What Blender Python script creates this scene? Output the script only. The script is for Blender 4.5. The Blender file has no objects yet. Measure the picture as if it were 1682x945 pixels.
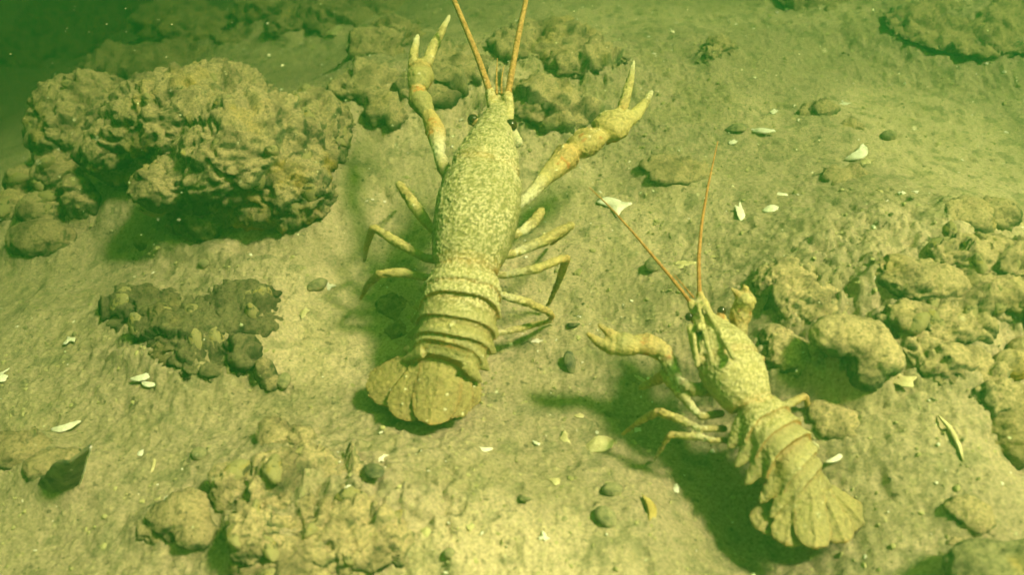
import bpy, math
import numpy as np
from mathutils import Vector
from mathutils.kdtree import KDTree

# ------------------------------------------------------------------ camera, light, exposure
scene = bpy.context.scene
COL = scene.collection
CM = 0.01                                   # everything below is laid out in centimetres
CAM_H, PITCH, HFOV = 24.0, 42.0, 58.0
PW, PH = 1682.0, 945.0
cam = bpy.data.cameras.new('camera'); cam_o = bpy.data.objects.new('camera', cam); COL.objects.link(cam_o)
cam.sensor_fit = 'HORIZONTAL'; cam.angle = math.radians(HFOV)
cam.clip_start = 0.005; cam.clip_end = 200
cam.dof.use_dof = True; cam.dof.focus_distance = 0.36; cam.dof.aperture_fstop = 13
cam_o.location = (0, 0, CAM_H*CM); cam_o.rotation_euler = (math.radians(90-PITCH), 0, 0)
scene.camera = cam_o

SUN_DIR = Vector((0.52, -0.10, 0.85)).normalized()      # towards the light
w = bpy.data.worlds.new('World'); scene.world = w; w.use_nodes = True
nt = w.node_tree; nt.nodes.clear()
sky = nt.nodes.new('ShaderNodeTexSky'); sky.sky_type = 'NISHITA'; sky.sun_disc = False
sky.sun_elevation = math.asin(SUN_DIR.z); sky.sun_rotation = math.atan2(SUN_DIR.x, SUN_DIR.y)
tint = nt.nodes.new('ShaderNodeMix'); tint.data_type = 'RGBA'; tint.blend_type = 'MULTIPLY'
tint.inputs[0].default_value = 1.0; tint.inputs[7].default_value = (0.92, 1.0, 0.13, 1)   # light filtered by green lake water
bg = nt.nodes.new('ShaderNodeBackground'); bg.inputs[1].default_value = 0.15
wo = nt.nodes.new('ShaderNodeOutputWorld')
nt.links.new(sky.outputs[0], tint.inputs[6]); nt.links.new(tint.outputs[2], bg.inputs[0]); nt.links.new(bg.outputs[0], wo.inputs[0])
sl = bpy.data.lights.new('sun', 'SUN'); sl.energy = 3.7; sl.color = (1.0, 0.745, 0.61); sl.angle = math.radians(9)
so = bpy.data.objects.new('sun', sl); COL.objects.link(so)
so.rotation_euler = SUN_DIR.to_track_quat('Z', 'Y').to_euler(); so.location = (1, 0.3, 1.5)
scene.view_settings.view_transform = 'Standard'; scene.view_settings.look = 'None'
scene.view_settings.exposure = 3.45; scene.view_settings.gamma = 1
HAZE_DENSITY, HAZE_COL, HAZE_ABS, HAZE_G = 3.9, (0.011, 0.080, 0.026, 1), (0.018, 0.042, 0.004, 1), 0.6
scene.cycles.use_denoising = True
scene.cycles.volume_bounces = 2; scene.cycles.max_bounces = 5; scene.cycles.diffuse_bounces = 2
scene.cycles.glossy_bounces = 2

# ------------------------------------------------------------------ noise
def _h(i, j, k, s):
    n = (i.astype(np.int64)*73856093) ^ (j.astype(np.int64)*19349663) ^ (k.astype(np.int64)*83492791) ^ (s*2654435761)
    n = (n ^ (n >> 13))*1274126177 & 0xffffffff
    n = (n ^ (n >> 16))*2246822519 & 0xffffffff
    return ((n ^ (n >> 15)) & 0xffffff)/float(0xffffff)
def vn(p, s=0):
    i = np.floor(p).astype(np.int64); f = p-i; f = f*f*f*(f*(f*6-15)+10)
    x, y, z = i[:, 0], i[:, 1], i[:, 2]
    def c(a, b, d): return _h(x+a, y+b, z+d, s)
    fx, fy, fz = f[:, 0], f[:, 1], f[:, 2]
    a = c(0,0,0)*(1-fx)+c(1,0,0)*fx; b = c(0,1,0)*(1-fx)+c(1,1,0)*fx
    d = c(0,0,1)*(1-fx)+c(1,0,1)*fx; e = c(0,1,1)*(1-fx)+c(1,1,1)*fx
    return ((a*(1-fy)+b*fy)*(1-fz)+(d*(1-fy)+e*fy)*fz)*2-1
def fbm(p, o=4, s=0, g=0.5):
    t = np.zeros(len(p)); a = 1.0; n = 0
    for k in range(o):
        t += a*vn(p+17.3*k, s+k); n += a; a *= g; p = p*2.03
    return t/n
def worley(p, s=0, two_d=False):
    i = np.floor(p).astype(np.int64); best = np.full(len(p), 9.0); idv = np.zeros(len(p))
    for a in (-1, 0, 1):
        for b in (-1, 0, 1):
            for c in ((0,) if two_d else (-1, 0, 1)):
                q = i+np.array([a, b, c])
                o = np.stack([_h(q[:,0], q[:,1], q[:,2], s+t) for t in (1, 2, 3)], 1)
                d = q+o-p
                if two_d: d[:, 2] = 0
                d = np.sqrt((d*d).sum(1)); m = d < best
                best = np.where(m, d, best); idv = np.where(m, o[:, 0], idv)
    return best, idv
def shards(p, s=0):
    """broken, tilted facets: every cell is a little plane of its own"""
    i = np.floor(p).astype(np.int64); best = np.full(len(p), 9.0); out = np.zeros(len(p))
    for a in (-1, 0, 1):
        for b in (-1, 0, 1):
            for c in (-1, 0, 1):
                q = i+np.array([a, b, c]); o = np.stack([_h(q[:,0], q[:,1], q[:,2], s+t) for t in (1, 2, 3)], 1)
                d = p-q-o; l = np.sqrt((d*d).sum(1)); m = l < best
                n = np.stack([_h(q[:,0], q[:,1], q[:,2], s+t) for t in (4, 5, 6)], 1)-0.5
                best = np.where(m, l, best); out = np.where(m, (d*n).sum(1)*2+(o[:, 0]-0.5)*0.7, out)
    return out
def sstep(a, b, x):
    t = np.clip((x-a)/(b-a), 0, 1); return t*t*(3-2*t)

# ------------------------------------------------------------------ where things stand (cm)
_p = math.radians(PITCH); FWD = np.array([0, math.cos(_p), -math.sin(_p)]); UPV = np.array([0, math.sin(_p), math.cos(_p)])
TH = math.tan(math.radians(HFOV/2))
def ray(px, py):
    u = (px-PW/2)/(PW/2)*TH; v = -(py-PH/2)/(PW/2)*TH
    return FWD+UPV*v+np.array([1.0, 0, 0])*u
def P(px, py, z):
    d = ray(px, py); t = (z-CAM_H)/d[2]; return np.array([0, 0, CAM_H])+d*t
def PXS(p):                                    # cm per photo pixel at a point
    return float(np.dot(np.asarray(p)-np.array([0, 0, CAM_H]), FWD))*TH*2/PW
SKIRTS = []                                    # silt banked up round the stones
BUMPS = []                                     # (x, y, rx, ry, h) broad swells of the bed
def bump(px, py, rx, ry, h):
    q = P(px, py, 0); s = PXS(q); BUMPS.append((q[0], q[1], rx*s, ry*s, h))
bump(1480, 520, 420, 380, 2.0); bump(1450, 470, 260, 190, 0.8); bump(1600, 800, 200, 260, 1.0)
bump(1250, 860, 140, 170, -1.9); bump(1120, 690, 110, 120, -0.5)
bump(620, 420, 120, 150, -1.0); bump(230, 360, 300, 120, -0.8); bump(600, 830, 330, 170, 1.2)
bump(420, 800, 160, 110, 0.5); bump(330, 560, 170, 120, 0.9); bump(60, 760, 130, 80, 0.6)
bump(900, 160, 330, 200, 1.6); bump(430, 430, 160, 60, 0.5); bump(1570, 60, 300, 220, 2.0)
bump(640, 130, 160, 160, 0.8); bump(300, 20, 500, 300, -2.0); bump(1650, 780, 70, 90, -1.2)  # the wide far-left dip is sunk so it takes less sun
def terr(x, y):
    x = np.atleast_1d(np.asarray(x, float)); y = np.atleast_1d(np.asarray(y, float))
    p = np.stack([x, y, np.zeros_like(x)], 1)
    z = 0.9*fbm(p*0.09, 3, 11)+0.02*np.clip(x, -40, 40)
    z = z - 0.0045*np.clip(-x, 0, 40)**2 - 6.5*sstep(-4, 48, (y-45)*0.9+(-x-9)*0.40)*sstep(4, -12, x) - 4.0*sstep(44, 80, y)  # left slope and far drop-off invented so the bed falls darker there
    for (a, b, rx, ry, h) in BUMPS:
        z += h*np.exp(-(((x-a)/rx)**2+((y-b)/ry)**2)*1.4)
    return z
def tz(x, y): return float(terr(x, y)[0])
def G(px, py, dz=0.0):                          # the spot on the bed seen at a pixel
    d = ray(px, py); z = 0.0
    for _ in range(12):
        q = P(px, py, z+dz); z = z*0.4+tz(q[0], q[1])*0.6
    q = P(px, py, z+dz); return q

# ------------------------------------------------------------------ objects
def tag(o, label=None, cat=None, group=None, kind=None):
    if label: o['label'] = label
    if cat: o['category'] = cat
    if group: o['group'] = group
    if kind: o['kind'] = kind
    return o
def make(name, V, F, mat, parent=None, col=None, origin=None, smooth=True):
    """V in cm. F: list of faces or an (n,4)/(n,3) array."""
    V = np.asarray(V, float)
    org = np.zeros(3) if origin is None else np.asarray(origin, float)
    me = bpy.data.meshes.new(name); VV = ((V-org)*CM)
    if isinstance(F, np.ndarray):
        n, k = F.shape
        me.vertices.add(len(VV)); me.vertices.foreach_set('co', VV.astype(np.float32).ravel())
        me.loops.add(n*k); me.loops.foreach_set('vertex_index', F.astype(np.int32).ravel())
        me.polygons.add(n); me.polygons.foreach_set('loop_start', np.arange(0, n*k, k, dtype=np.int32))
        me.polygons.foreach_set('loop_total', np.full(n, k, dtype=np.int32))
        me.update(calc_edges=True); me.validate()
    else:
        me.from_pydata(VV.tolist(), [], [tuple(int(i) for i in f) for f in F]); me.update()
    if col is not None:
        a = me.color_attributes.new('tone', 'FLOAT_COLOR', 'POINT')
        c = np.ones((len(VV), 4), np.float32); c[:, :3] = col; a.data.foreach_set('color', c.ravel())
    me.polygons.foreach_set('use_smooth', [smooth]*len(me.polygons))
    me.materials.append(mat)
    o = bpy.data.objects.new(name, me); COL.objects.link(o)
    if parent is not None:
        o.parent = parent; o.location = (0, 0, 0)
        if origin is not None: o.location = Vector(org*CM)-parent.location
    else:
        o.location = Vector(org*CM)
    return o
def empty(name, org):
    o = bpy.data.objects.new(name, None); COL.objects.link(o); o.location = Vector(np.asarray(org, float)*CM)
    o.empty_display_size = 0.02; return o

class Soup:
    """closed shells, later fused into one skin; each vertex carries a tone"""
    def __init__(s): s.V = []; s.F = []; s.C = []; s.n = 0
    def add(s, V, F, c):
        V = np.asarray(V, float); s.V.append(V); s.F += [tuple(int(i)+s.n for i in f) for f in F]
        c = np.asarray(c, float); s.C.append(np.broadcast_to(c, (len(V), 3)).copy()); s.n += len(V)
    def loft(s, rings, c):
        m = len(rings[0]); V = [v for r in rings for v in r]; F = []
        for i in range(len(rings)-1):
            for j in range(m):
                a = i*m+j; b = i*m+(j+1) % m; F.append((a, b, b+m, a+m))
        V.append(np.mean(rings[0], 0)); V.append(np.mean(rings[-1], 0)); n = len(V); L = (len(rings)-1)*m
        for j in range(m):
            F.append((n-2, (j+1) % m, j)); F.append((n-1, L+j, L+(j+1) % m))
        if np.ndim(c) == 2 and len(c) == len(rings):
            c = [cc for cc in c for _ in range(m)]+[c[0], c[-1]]
        s.add(V, F, c)
    def ball(s, ctr, r, c, R=None, seg=20):
        rings = []
        for i in range(1, seg):
            t = math.pi*i/seg; rings.append([np.array([math.sin(t)*math.cos(a), math.sin(t)*math.sin(a), math.cos(t)]) for a in np.linspace(0, 2*math.pi, seg*2, endpoint=False)])
        rr = np.array(r if np.ndim(r) else [r]*3)
        out = []
        for ring in rings:
            q = np.array(ring)*rr
            if R is not None: q = q@R.T
            out.append(q+ctr)
        s.loft(out, c)
    def fuse(s, voxel):
        me = bpy.data.meshes.new('tmp'); V = np.concatenate(s.V)
        me.from_pydata(V.tolist(), [], s.F); me.update()
        o = bpy.data.objects.new('tmp', me); COL.objects.link(o)
        m = o.modifiers.new('r', 'REMESH'); m.mode = 'VOXEL'; m.voxel_size = voxel; m.adaptivity = 0
        m2 = o.modifiers.new('s', 'SMOOTH'); m2.iterations = 2; m2.factor = 0.5
        dg = bpy.context.evaluated_depsgraph_get(); e = o.evaluated_get(dg); em = e.to_mesh()
        n = len(em.vertices); co = np.empty(n*3, np.float32); em.vertices.foreach_get('co', co)
        no = np.empty(n*3, np.float32); em.vertices.foreach_get('normal', no)
        F = np.empty(len(em.polygons)*4, np.int32); em.loops.foreach_get('vertex_index', F)
        e.to_mesh_clear(); bpy.data.objects.remove(o); bpy.data.meshes.remove(me)
        return co.reshape(-1, 3).astype(float), no.reshape(-1, 3).astype(float), F.reshape(-1, 4)
    def tones(s, Q):
        V = np.concatenate(s.V); C = np.concatenate(s.C); kd = KDTree(len(V))
        for i, v in enumerate(V): kd.insert(v, i)
        kd.balance()
        return C[[kd.find(q)[1] for q in Q]]
def normals(V, F):
    n = np.zeros_like(V); a, b, c, d = (V[F[:, i]] for i in range(4)); fn = np.cross(c-a, d-b)
    for i in range(4): np.add.at(n, F[:, i], fn)
    return n/np.maximum(np.linalg.norm(n, axis=1, keepdims=True), 1e-9)

# ------------------------------------------------------------------ materials
def base_mat(name, rough=0.9):
    m = bpy.data.materials.new(name); m.use_nodes = True; n = m.node_tree; b = n.nodes['Principled BSDF']
    b.inputs['Roughness'].default_value = rough; b.inputs['Specular IOR Level'].default_value = 0.15
    return m, n, b
def nd(n, t, **k):
    x = n.nodes.new(t)
    for a, v in k.items(): setattr(x, a, v)
    return x
def noise(n, scale, detail=4, rough=0.6, vec=None):
    tcn = n.nodes.get('TC') or nd(n, 'ShaderNodeTexCoord', name='TC')
    x = nd(n, 'ShaderNodeTexNoise'); x.inputs['Scale'].default_value = scale; x.inputs['Detail'].default_value = detail
    x.inputs['Roughness'].default_value = rough; n.links.new(vec or tcn.outputs['Object'], x.inputs['Vector']); return x.outputs[0]
def ramp(n, src, stops):
    r = nd(n, 'ShaderNodeValToRGB'); e = r.color_ramp.elements
    while len(e) < len(stops): e.new(0.5)
    for q, (pos, c) in zip(e, stops): q.position = pos; q.color = (*c, 1) if len(c) == 3 else c
    n.links.new(src, r.inputs[0]); return r.outputs[0]
def mix(n, f, a, b, mode='MIX'):
    x = nd(n, 'ShaderNodeMix', data_type='RGBA', blend_type=mode)
    for i, v in ((0, f), (6, a), (7, b)):
        if isinstance(v, (int, float)): x.inputs[i].default_value = v
        elif isinstance(v, tuple): x.inputs[i].default_value = (*v, 1)
        else: n.links.new(v, x.inputs[i])
    return x.outputs[2]
def bumpn(n, b, src, dist, strength=0.7):
    x = nd(n, 'ShaderNodeBump'); x.inputs['Distance'].default_value = dist; x.inputs['Strength'].default_value = strength
    n.links.new(src, x.inputs['Height']); n.links.new(x.outputs[0], b.inputs['Normal'])

def sediment_mat(name, tones, spec=0.1):
    m, n, b = base_mat(name, 0.95); b.inputs['Specular IOR Level'].default_value = spec
    att = nd(n, 'ShaderNodeVertexColor', layer_name='tone').outputs[0]
    g = noise(n, 900, 3, 0.7); c = mix(n, 1.0, att, ramp(n, g, [(0.30, tones[0]), (0.5, tones[1]), (0.72, tones[2])]), 'MULTIPLY')
    sp = noise(n, 330, 2, 0.5)
    c = mix(n, ramp(n, sp, [(0.66, (0, 0, 0)), (0.72, (1, 1, 1))]), c, mix(n, 1.0, c, (0.50, 0.50, 0.50), 'MULTIPLY'))
    n.links.new(c, b.inputs['Base Color'])
    bumpn(n, b, noise(n, 1100, 5, 0.75), 0.0008, 0.8)
    return m
M_SAND = sediment_mat('silty sand', ((0.60,)*3, (1.0,)*3, (1.35, 1.35, 1.35)))
M_ROCK = sediment_mat('silt covered rock', ((0.50,)*3, (1.0,)*3, (1.42, 1.42, 1.38)))
def cray_mat():
    m, n, b = base_mat('crayfish shell', 0.62); b.inputs['Specular IOR Level'].default_value = 0.3
    att = nd(n, 'ShaderNodeVertexColor', layer_name='tone').outputs[0]
    c = mix(n, 1.0, att, ramp(n, noise(n, 1000, 3, 0.65), [(0.3, (0.72,)*3), (0.5, (1.0,)*3), (0.7, (1.2,)*3)]), 'MULTIPLY')
    n.links.new(c, b.inputs['Base Color']); bumpn(n, b, noise(n, 1300, 4, 0.7), 0.0006, 0.7); return m
M_CRAY = cray_mat()
def simple(name, c1, c2, scale=250, rough=0.6, spec=0.2, bd=0.0006):
    m, n, b = base_mat(name, rough); b.inputs['Specular IOR Level'].default_value = spec
    n.links.new(ramp(n, noise(n, scale, 4, 0.65), [(0.35, c1), (0.62, c2)]), b.inputs['Base Color'])
    bumpn(n, b, noise(n, scale*3, 4, 0.7), bd, 0.8); return m
M_EYE = simple('black eye', (0.010, 0.008, 0.006), (0.05, 0.022, 0.010), 300, 0.12, 0.7, 0.0001)
M_ANT = simple('orange antenna', (0.26, 0.12, 0.03), (0.60, 0.38, 0.14), 900, 0.6)
M_ANT2 = simple('red brown antenna', (0.32, 0.13, 0.04), (0.50, 0.27, 0.09), 700, 0.6)
M_SHELL = simple('white shell', (0.62, 0.60, 0.50), (0.88, 0.88, 0.80), 160, 0.5, 0.3)
M_CREAM = simple('cream shell', (0.40, 0.34, 0.17), (0.66, 0.60, 0.36), 180, 0.6, 0.2)
M_DARKSH = simple('dark mussel shell', (0.035, 0.04, 0.03), (0.20, 0.19, 0.10), 240, 0.6, 0.3)
M_PEB = simple('grey pebble', (0.10, 0.10, 0.055), (0.34, 0.31, 0.17), 260, 0.85)
M_OCHRE = simple('ochre stone', (0.30, 0.21, 0.05), (0.46, 0.36, 0.13), 200, 0.8)
M_SPECK = simple('drifting silt', (0.45, 0.50, 0.30), (0.75, 0.78, 0.55), 300, 0.9)
def mussel_mat():
    m, n, b = base_mat('zebra mussel shell', 0.7)
    tcn = nd(n, 'ShaderNodeTexCoord', name='TC')
    wv = nd(n, 'ShaderNodeTexWave', wave_type='BANDS', bands_direction='Z'); wv.inputs['Scale'].default_value = 160
    wv.inputs['Distortion'].default_value = 5; n.links.new(tcn.outputs['Object'], wv.inputs['Vector'])
    st = ramp(n, wv.outputs[0], [(0.3, (0.07, 0.065, 0.03)), (0.7, (0.28, 0.23, 0.08))])
    c = mix(n, ramp(n, noise(n, 180, 4, 0.7), [(0.42, (0, 0, 0)), (0.50, (1, 1, 1))]), st, (0.28, 0.25, 0.12))
    n.links.new(c, b.inputs['Base Color']); bumpn(n, b, noise(n, 700, 4, 0.7), 0.0009, 0.8); return m
M_MUS = mussel_mat()

SAND = np.array([0.44, 0.36, 0.235]); OLIVE = np.array([0.26, 0.235, 0.11]); PALE = np.array([0.56, 0.52, 0.29])
DARKS = np.array([0.13, 0.14, 0.07]); OCH = np.array([0.42, 0.30, 0.07])

# ------------------------------------------------------------------ haze (the green water)
b = 560*1.0; hz0, hz1 = -1.0-0.3, (CAM_H+3)*CM
bx = np.array([(x, y, z) for z in (hz0/CM, hz1/CM) for x, y in ((-430, -320), (430, -320), (430, 500), (-430, 500))], float)
mh = bpy.data.materials.new('green lake water'); mh.use_nodes = True; n = mh.node_tree; n.nodes.clear()
vp = nd(n, 'ShaderNodeVolumePrincipled'); vp.inputs['Density'].default_value = HAZE_DENSITY
vp.inputs['Color'].default_value = HAZE_COL; vp.inputs['Absorption Color'].default_value = HAZE_ABS; vp.inputs['Anisotropy'].default_value = HAZE_G
ho = nd(n, 'ShaderNodeOutputMaterial'); n.links.new(vp.outputs[0], ho.inputs['Volume'])
haze = make('haze', bx, [(0,3,2,1), (4,5,6,7), (0,1,5,4), (1,2,6,5), (2,3,7,6), (3,0,4,7)], mh, smooth=False); haze['kind'] = 'stuff'

# ------------------------------------------------------------------ rocks
def rock_skin(V, N, seed, amp=1.0, crust=1.0, slabs=0.0, tone=1.0, ochre=0.3):
    q = V+seed*13.7
    wv = q+0.35*np.stack([fbm(q*0.9, 2, seed+k) for k in range(3)], 1)
    d1 = fbm(q*0.45, 3, seed+3); c1, ci = worley(wv*1.05, seed+5); c2, ci2 = worley(q*3.2, seed+6)
    f = fbm(q*2.4, 4, seed+7, 0.6)
    dl = np.array([[0.62, 0.30, -0.72]]); al = (wv*dl).sum(1)
    sl = np.abs(((al*0.85+0.5*d1) % 1.0)-0.5)*2
    d = amp*(0.55*d1+0.12*crust*np.clip(0.62-c1, 0, 1)*(0.4+ci)*1.3+0.16*f+0.06*crust*np.clip(0.5-c2, 0, 1))
    rg = fbm(wv*0.7+3, 3, seed+41); d -= amp*0.24*sstep(0.10, 0.0, np.abs(rg)); rg2 = fbm(wv*2.6+5, 3, seed+43); d -= amp*0.06*sstep(0.12, 0.0, np.abs(rg2))
    d += slabs*(sl-0.5)*0.55*sstep(-0.3, 0.3, fbm(q*0.3, 2, seed+9))
    d += amp*crust*(0.34*shards(wv*0.50, seed+31)+0.15*shards(wv*1.25, seed+37)+0.05*shards(q*3.3, seed+39))+0.09*crust*fbm(q*5.5, 3, seed+11, 0.65)
    V2 = V+N*d[:, None]
    return V2, d, c1, ci, f
def rock_tone(V, N, d, c1, ci, f, seed, tone, ochre, silt=1.0):
    up = N[:, 2]; s = sstep(0.05, 0.75, up+0.45*f+0.25*fbm(V*1.3, 3, seed+21))*silt
    raw = DARKS[None]*1.15*(1+0.5*f[:, None])
    o = sstep(0.15, 0.5, fbm(V*0.55, 3, seed+23)+0.35*(ci-0.5))*ochre
    raw = raw*(1-o[:, None])+OCH*o[:, None]
    top = SAND*np.array([0.90, 0.88, 0.76])*(1-0.4*o[:, None])+OCH*0.4*o[:, None]
    c = raw*(1-s[:, None])+top*s[:, None]
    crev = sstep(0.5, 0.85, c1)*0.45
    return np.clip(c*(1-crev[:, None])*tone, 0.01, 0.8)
def rock(name, label, cat, blobs, seed, voxel=0.12, amp=1.0, crust=1.0, slabs=0.0, tone=1.0, ochre=0.3, silt=1.0, group=None, mat=None, mussels=0, mrange=(0.5, 0.95)):
    """blobs: (px, py, z, rx, ry, rz, rot) centre seen at px,py standing z cm over the bed; radii in photo px"""
    S = Soup()
    for bl in blobs:
        px, py, z, rx, ry, rz = bl[:6]
        if blobs[0][0] > 1200 and 'jutting' not in label: z -= 0.30; rz *= 0.85
        rot = math.radians(bl[6]) if len(bl) > 6 else 0
        c = G(px, py, z); s = PXS(c); R = np.array([[math.cos(rot), -math.sin(rot), 0], [math.sin(rot), math.cos(rot), 0], [0, 0, 1]])
        S.ball(c, np.array([rx, ry, rz])*s, (1, 1, 1), R, 24); SKIRTS.append((c[0], c[1], rx*s, ry*s, c[2], rz*s, 0.24 if cat == 'clump' or 'crumbly' in label else 0.40))
    V, N, F = S.fuse(voxel)
    V, d, c1, ci, f = rock_skin(V, N, seed, amp, crust, slabs)
    N = normals(V, F); C = rock_tone(V, N, d, c1, ci, f, seed, tone, ochre, silt)
    org = np.array([V[:, 0].mean(), V[:, 1].mean(), V[:, 2].min()])
    if mussels:
        root = empty(name, org); make('stone', V, F, mat or M_ROCK, root, C, org)
        r = np.random.default_rng(seed+5); k = 0
        zc = terr(V[::7, 0], V[::7, 1])+0.25
        idx = np.arange(len(V))[::7][V[::7, 2] > zc+0.15]
        # only faces one could see from somewhere near the photographer
        idx = [i for i in idx if N[i] @ (np.array([0, 0, CAM_H])-V[i]) > 2]
        placed = []
        tries = 0
        while k < mussels and tries < 4000 and idx:
            tries += 1
            i = idx[r.integers(len(idx))]
            if any(np.linalg.norm(V[i]-q) < 0.75 for q in placed): continue
            placed.append(V[i]); L = r.uniform(*mrange)
            mussel('mussel', V[i]-N[i]*0.24, N[i], L, r, M_MUS, root); k += 1
    else:
        root = make(name, V, F, mat or M_ROCK, None, C, org)
    tag(root, label, cat, group); return root
def frame(n, r):
    n = n/np.linalg.norm(n); a = r.normal(size=3); a -= a@n*n; a /= np.linalg.norm(a); return a, np.cross(n, a), n
def mussel(name, pos, n, L, r, mat, parent):
    a, b, n = frame(np.asarray(n, float), r); tilt = r.uniform(-0.5, 0.9)
    a2 = a*math.cos(tilt)+n*math.sin(tilt); n2 = -a*math.sin(tilt)+n*math.cos(tilt)
    S = Soup(); rings = []
    for t in np.linspace(0.0, 1.0, 12):
        wdt = 0.34*L*math.sin(math.pi*min(1, t*0.92+0.06))**0.62*(0.55+0.6*t); hgt = 0.30*L*math.sin(math.pi*(t*0.9+0.05))**0.7*(1.15-0.5*t)
        ring = []
        for q in np.linspace(0, 2*math.pi, 16, endpoint=False):
            y = math.cos(q); z = math.sin(q); z = math.copysign(abs(z)**0.8, z)
            edge = 1+0.05*math.sin(9*t*3)
            ring.append(pos+a2*(t-0.5)*L+b*(y*wdt*edge+0.10*L*math.sin(t*2.5))+n2*z*hgt)
        rings.append(ring)
    S.loft(rings, (1, 1, 1)); V = np.concatenate(S.V)
    V = V+fbm(V*5, 2, 3)[:, None]*0.03*L
    o = make(name, V, S.F, mat, parent, None, pos); return o

rock('encrusted_rock', 'large crumbly silt covered rock crusted with mussels behind the left crayfish', 'rock',
     [(415, 262, 2.3, 128, 120, 105, 10), (330, 205, 2.4, 150, 120, 90, 0), (470, 320, 1.6, 80, 70, 70), (290, 300, 2.8, 70, 60, 42), (340, 350, 1.0, 60, 50, 50), (150, 195, 2.2, 100, 90, 70), (120, 235, 2.0, 60, 50, 55), (520, 215, 1.2, 60, 90, 50), (225, 250, 2.0, 90, 60, 60)],
     101, 0.10, 0.85, 1.0, 0.6, 0.85, 0.75, mussels=40, mrange=(0.7, 1.35))
rock('rubble_heap', 'knobbly dark heap of stones at the left edge, beside the big encrusted rock', 'rock',
     [(95, 290, 1.2, 40, 36, 34), (45, 300, 0.8, 34, 30, 34), (130, 330, 0.8, 30, 30, 42), (70, 350, 0.6, 45, 36, 36), (15, 345, 0.5, 40, 40, 30)], 121, 0.10, 0.55, 0.9, 0.2, 0.9, 0.3, mussels=9, mrange=(0.8, 1.4))
rock('boulder', 'rounded dark pitted stone below the rubble heap at the left edge', 'rock',
     [(68, 395, 0.5, 58, 40, 34)], 131, 0.09, 0.35, 0.6, 0, 0.72, 0.1)
rock('boulder', 'small pale smooth stone lying in front of the encrusted rock', 'rock',
     [(243, 398, 0.2, 26, 20, 20)], 137, 0.08, 0.25, 0.2, 0, 0.9, 0.1)
rock('mussel_clump', 'dark rough clump half buried in silt, left of the left crayfish tail', 'clump',
     [(235, 505, -0.1, 54, 50, 34, 20), (300, 550, 0.0, 84, 66, 42, -20), (340, 600, -0.2, 54, 50, 34), (395, 520, -0.1, 66, 72, 36), (395, 590, 0.0, 34, 34, 38)],
     141, 0.085, 0.85, 1.3, 0.25, 0.55, 0.25, 0.5, mussels=14, mrange=(0.6, 1.3))
rock('pointed_stone', 'small grey pointed stone at the lower right of the dark clump', 'stone',
     [(436, 615, 0.2, 18, 18, 34), (445, 632, 0, 20, 18, 18)], 145, 0.07, 0.25, 0.3, 0, 0.75, 0.0)
rock('mussel_clump', 'big silt coated clump with open shells at the bottom edge, left of centre', 'clump',
     [(425, 880, 0.5, 52, 50, 56), (545, 870, -0.1, 105, 75, 40), (500, 800, -0.2, 120, 66, 32), (600, 880, -0.1, 76, 66, 32), (395, 800, 0.0, 46, 40, 34), (480, 930, 0.0, 90, 60, 40)],
     151, 0.075, 0.75, 1.3, 0.15, 1.0, 0.4, 1.0, mussels=16, mrange=(0.6, 1.25))
rock('flat_stone', 'low flat stone with a dark underside, left of the bottom clump', 'stone',
     [(300, 850, 0.2, 62, 36, 26, 0), (255, 870, 0.0, 36, 30, 20), (335, 880, 0.0, 40, 26, 20)], 155, 0.08, 0.5, 0.7, 0.3, 0.85, 0.2)
rock('boulder', 'small stone casting a narrow shadow above the bottom clump', 'rock',
     [(455, 715, 0.3, 34, 34, 26), (490, 722, 0.2, 30, 26, 22)], 157, 0.08, 0.4, 0.8, 0, 0.95, 0.4)
rock('flat_stone', 'dark edged stone at the left edge under the tilted shell plate', 'stone',
     [(30, 745, 0.3, 66, 46, 30), (90, 765, 0.1, 50, 36, 26)], 159, 0.08, 0.5, 0.8, 0.3, 0.8, 0.1)
rock('boulder', 'rough stone in the shade between the legs and tail of the left crayfish', 'rock',
     [(640, 510, 0.2, 32, 34, 30), (655, 545, 0.1, 22, 28, 22)], 161, 0.07, 0.45, 0.9, 0, 0.85, 0.1)
# the right-hand rock field
rock('boulder', 'round rough boulder behind the right crayfish, nearest its raised claw', 'rock',
     [(1295, 470, 0.5, 62, 56, 44), (1330, 500, 0.3, 60, 60, 40)], 171, 0.08, 0.5, 1.1, 0, 1.12, 0.1)
rock('boulder', 'lumpy stone touching the right side of the right crayfish carapace', 'rock',
     [(1290, 590, 0.6, 44, 46, 46), (1275, 560, 0.5, 34, 34, 34)], 173, 0.07, 0.4, 1.0, 0, 1.12, 0.1)
rock('overhanging_stone', 'domed stone jutting over a dark hollow, right of the right crayfish', 'stone',
     [(1395, 556, 1.5, 66, 46, 26, -6), (1425, 610, 0.9, 32, 30, 32), (1445, 585, 1.1, 34, 40, 26), (1335, 600, 0.2, 22, 24, 36)], 175, 0.07, 0.28, 0.6, 0.1, 1.1, 0.1)
rock('boulder', 'silt covered block with an olive top in the right rock field', 'rock',
     [(1470, 450, 0.6, 40, 36, 34), (1520, 470, 0.4, 66, 46, 34)], 177, 0.08, 0.5, 0.9, 0.2, 1.05, 0.6)
rock('encrusted_rock', 'long crusted ledge of mussels along the upper right edge of the rock field', 'rock',
     [(1570, 430, 0.7, 60, 46, 40), (1640, 440, 0.8, 66, 50, 44), (1600, 490, 0.6, 100, 50, 34), (1665, 490, 0.7, 50, 50, 40), (1540, 530, 0.5, 90, 46, 32)],
     179, 0.085, 0.8, 1.3, 0.3, 1.05, 0.35, mussels=20, mrange=(0.6, 1.3))
rock('boulder', 'stepped stone with grooves below the crusted ledge', 'rock',
     [(1560, 600, 0.5, 66, 46, 40), (1625, 640, 0.4, 50, 50, 40), (1510, 570, 0.5, 50, 40, 30)], 181, 0.075, 0.6, 0.9, 0.6, 1.08, 0.35)
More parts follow.
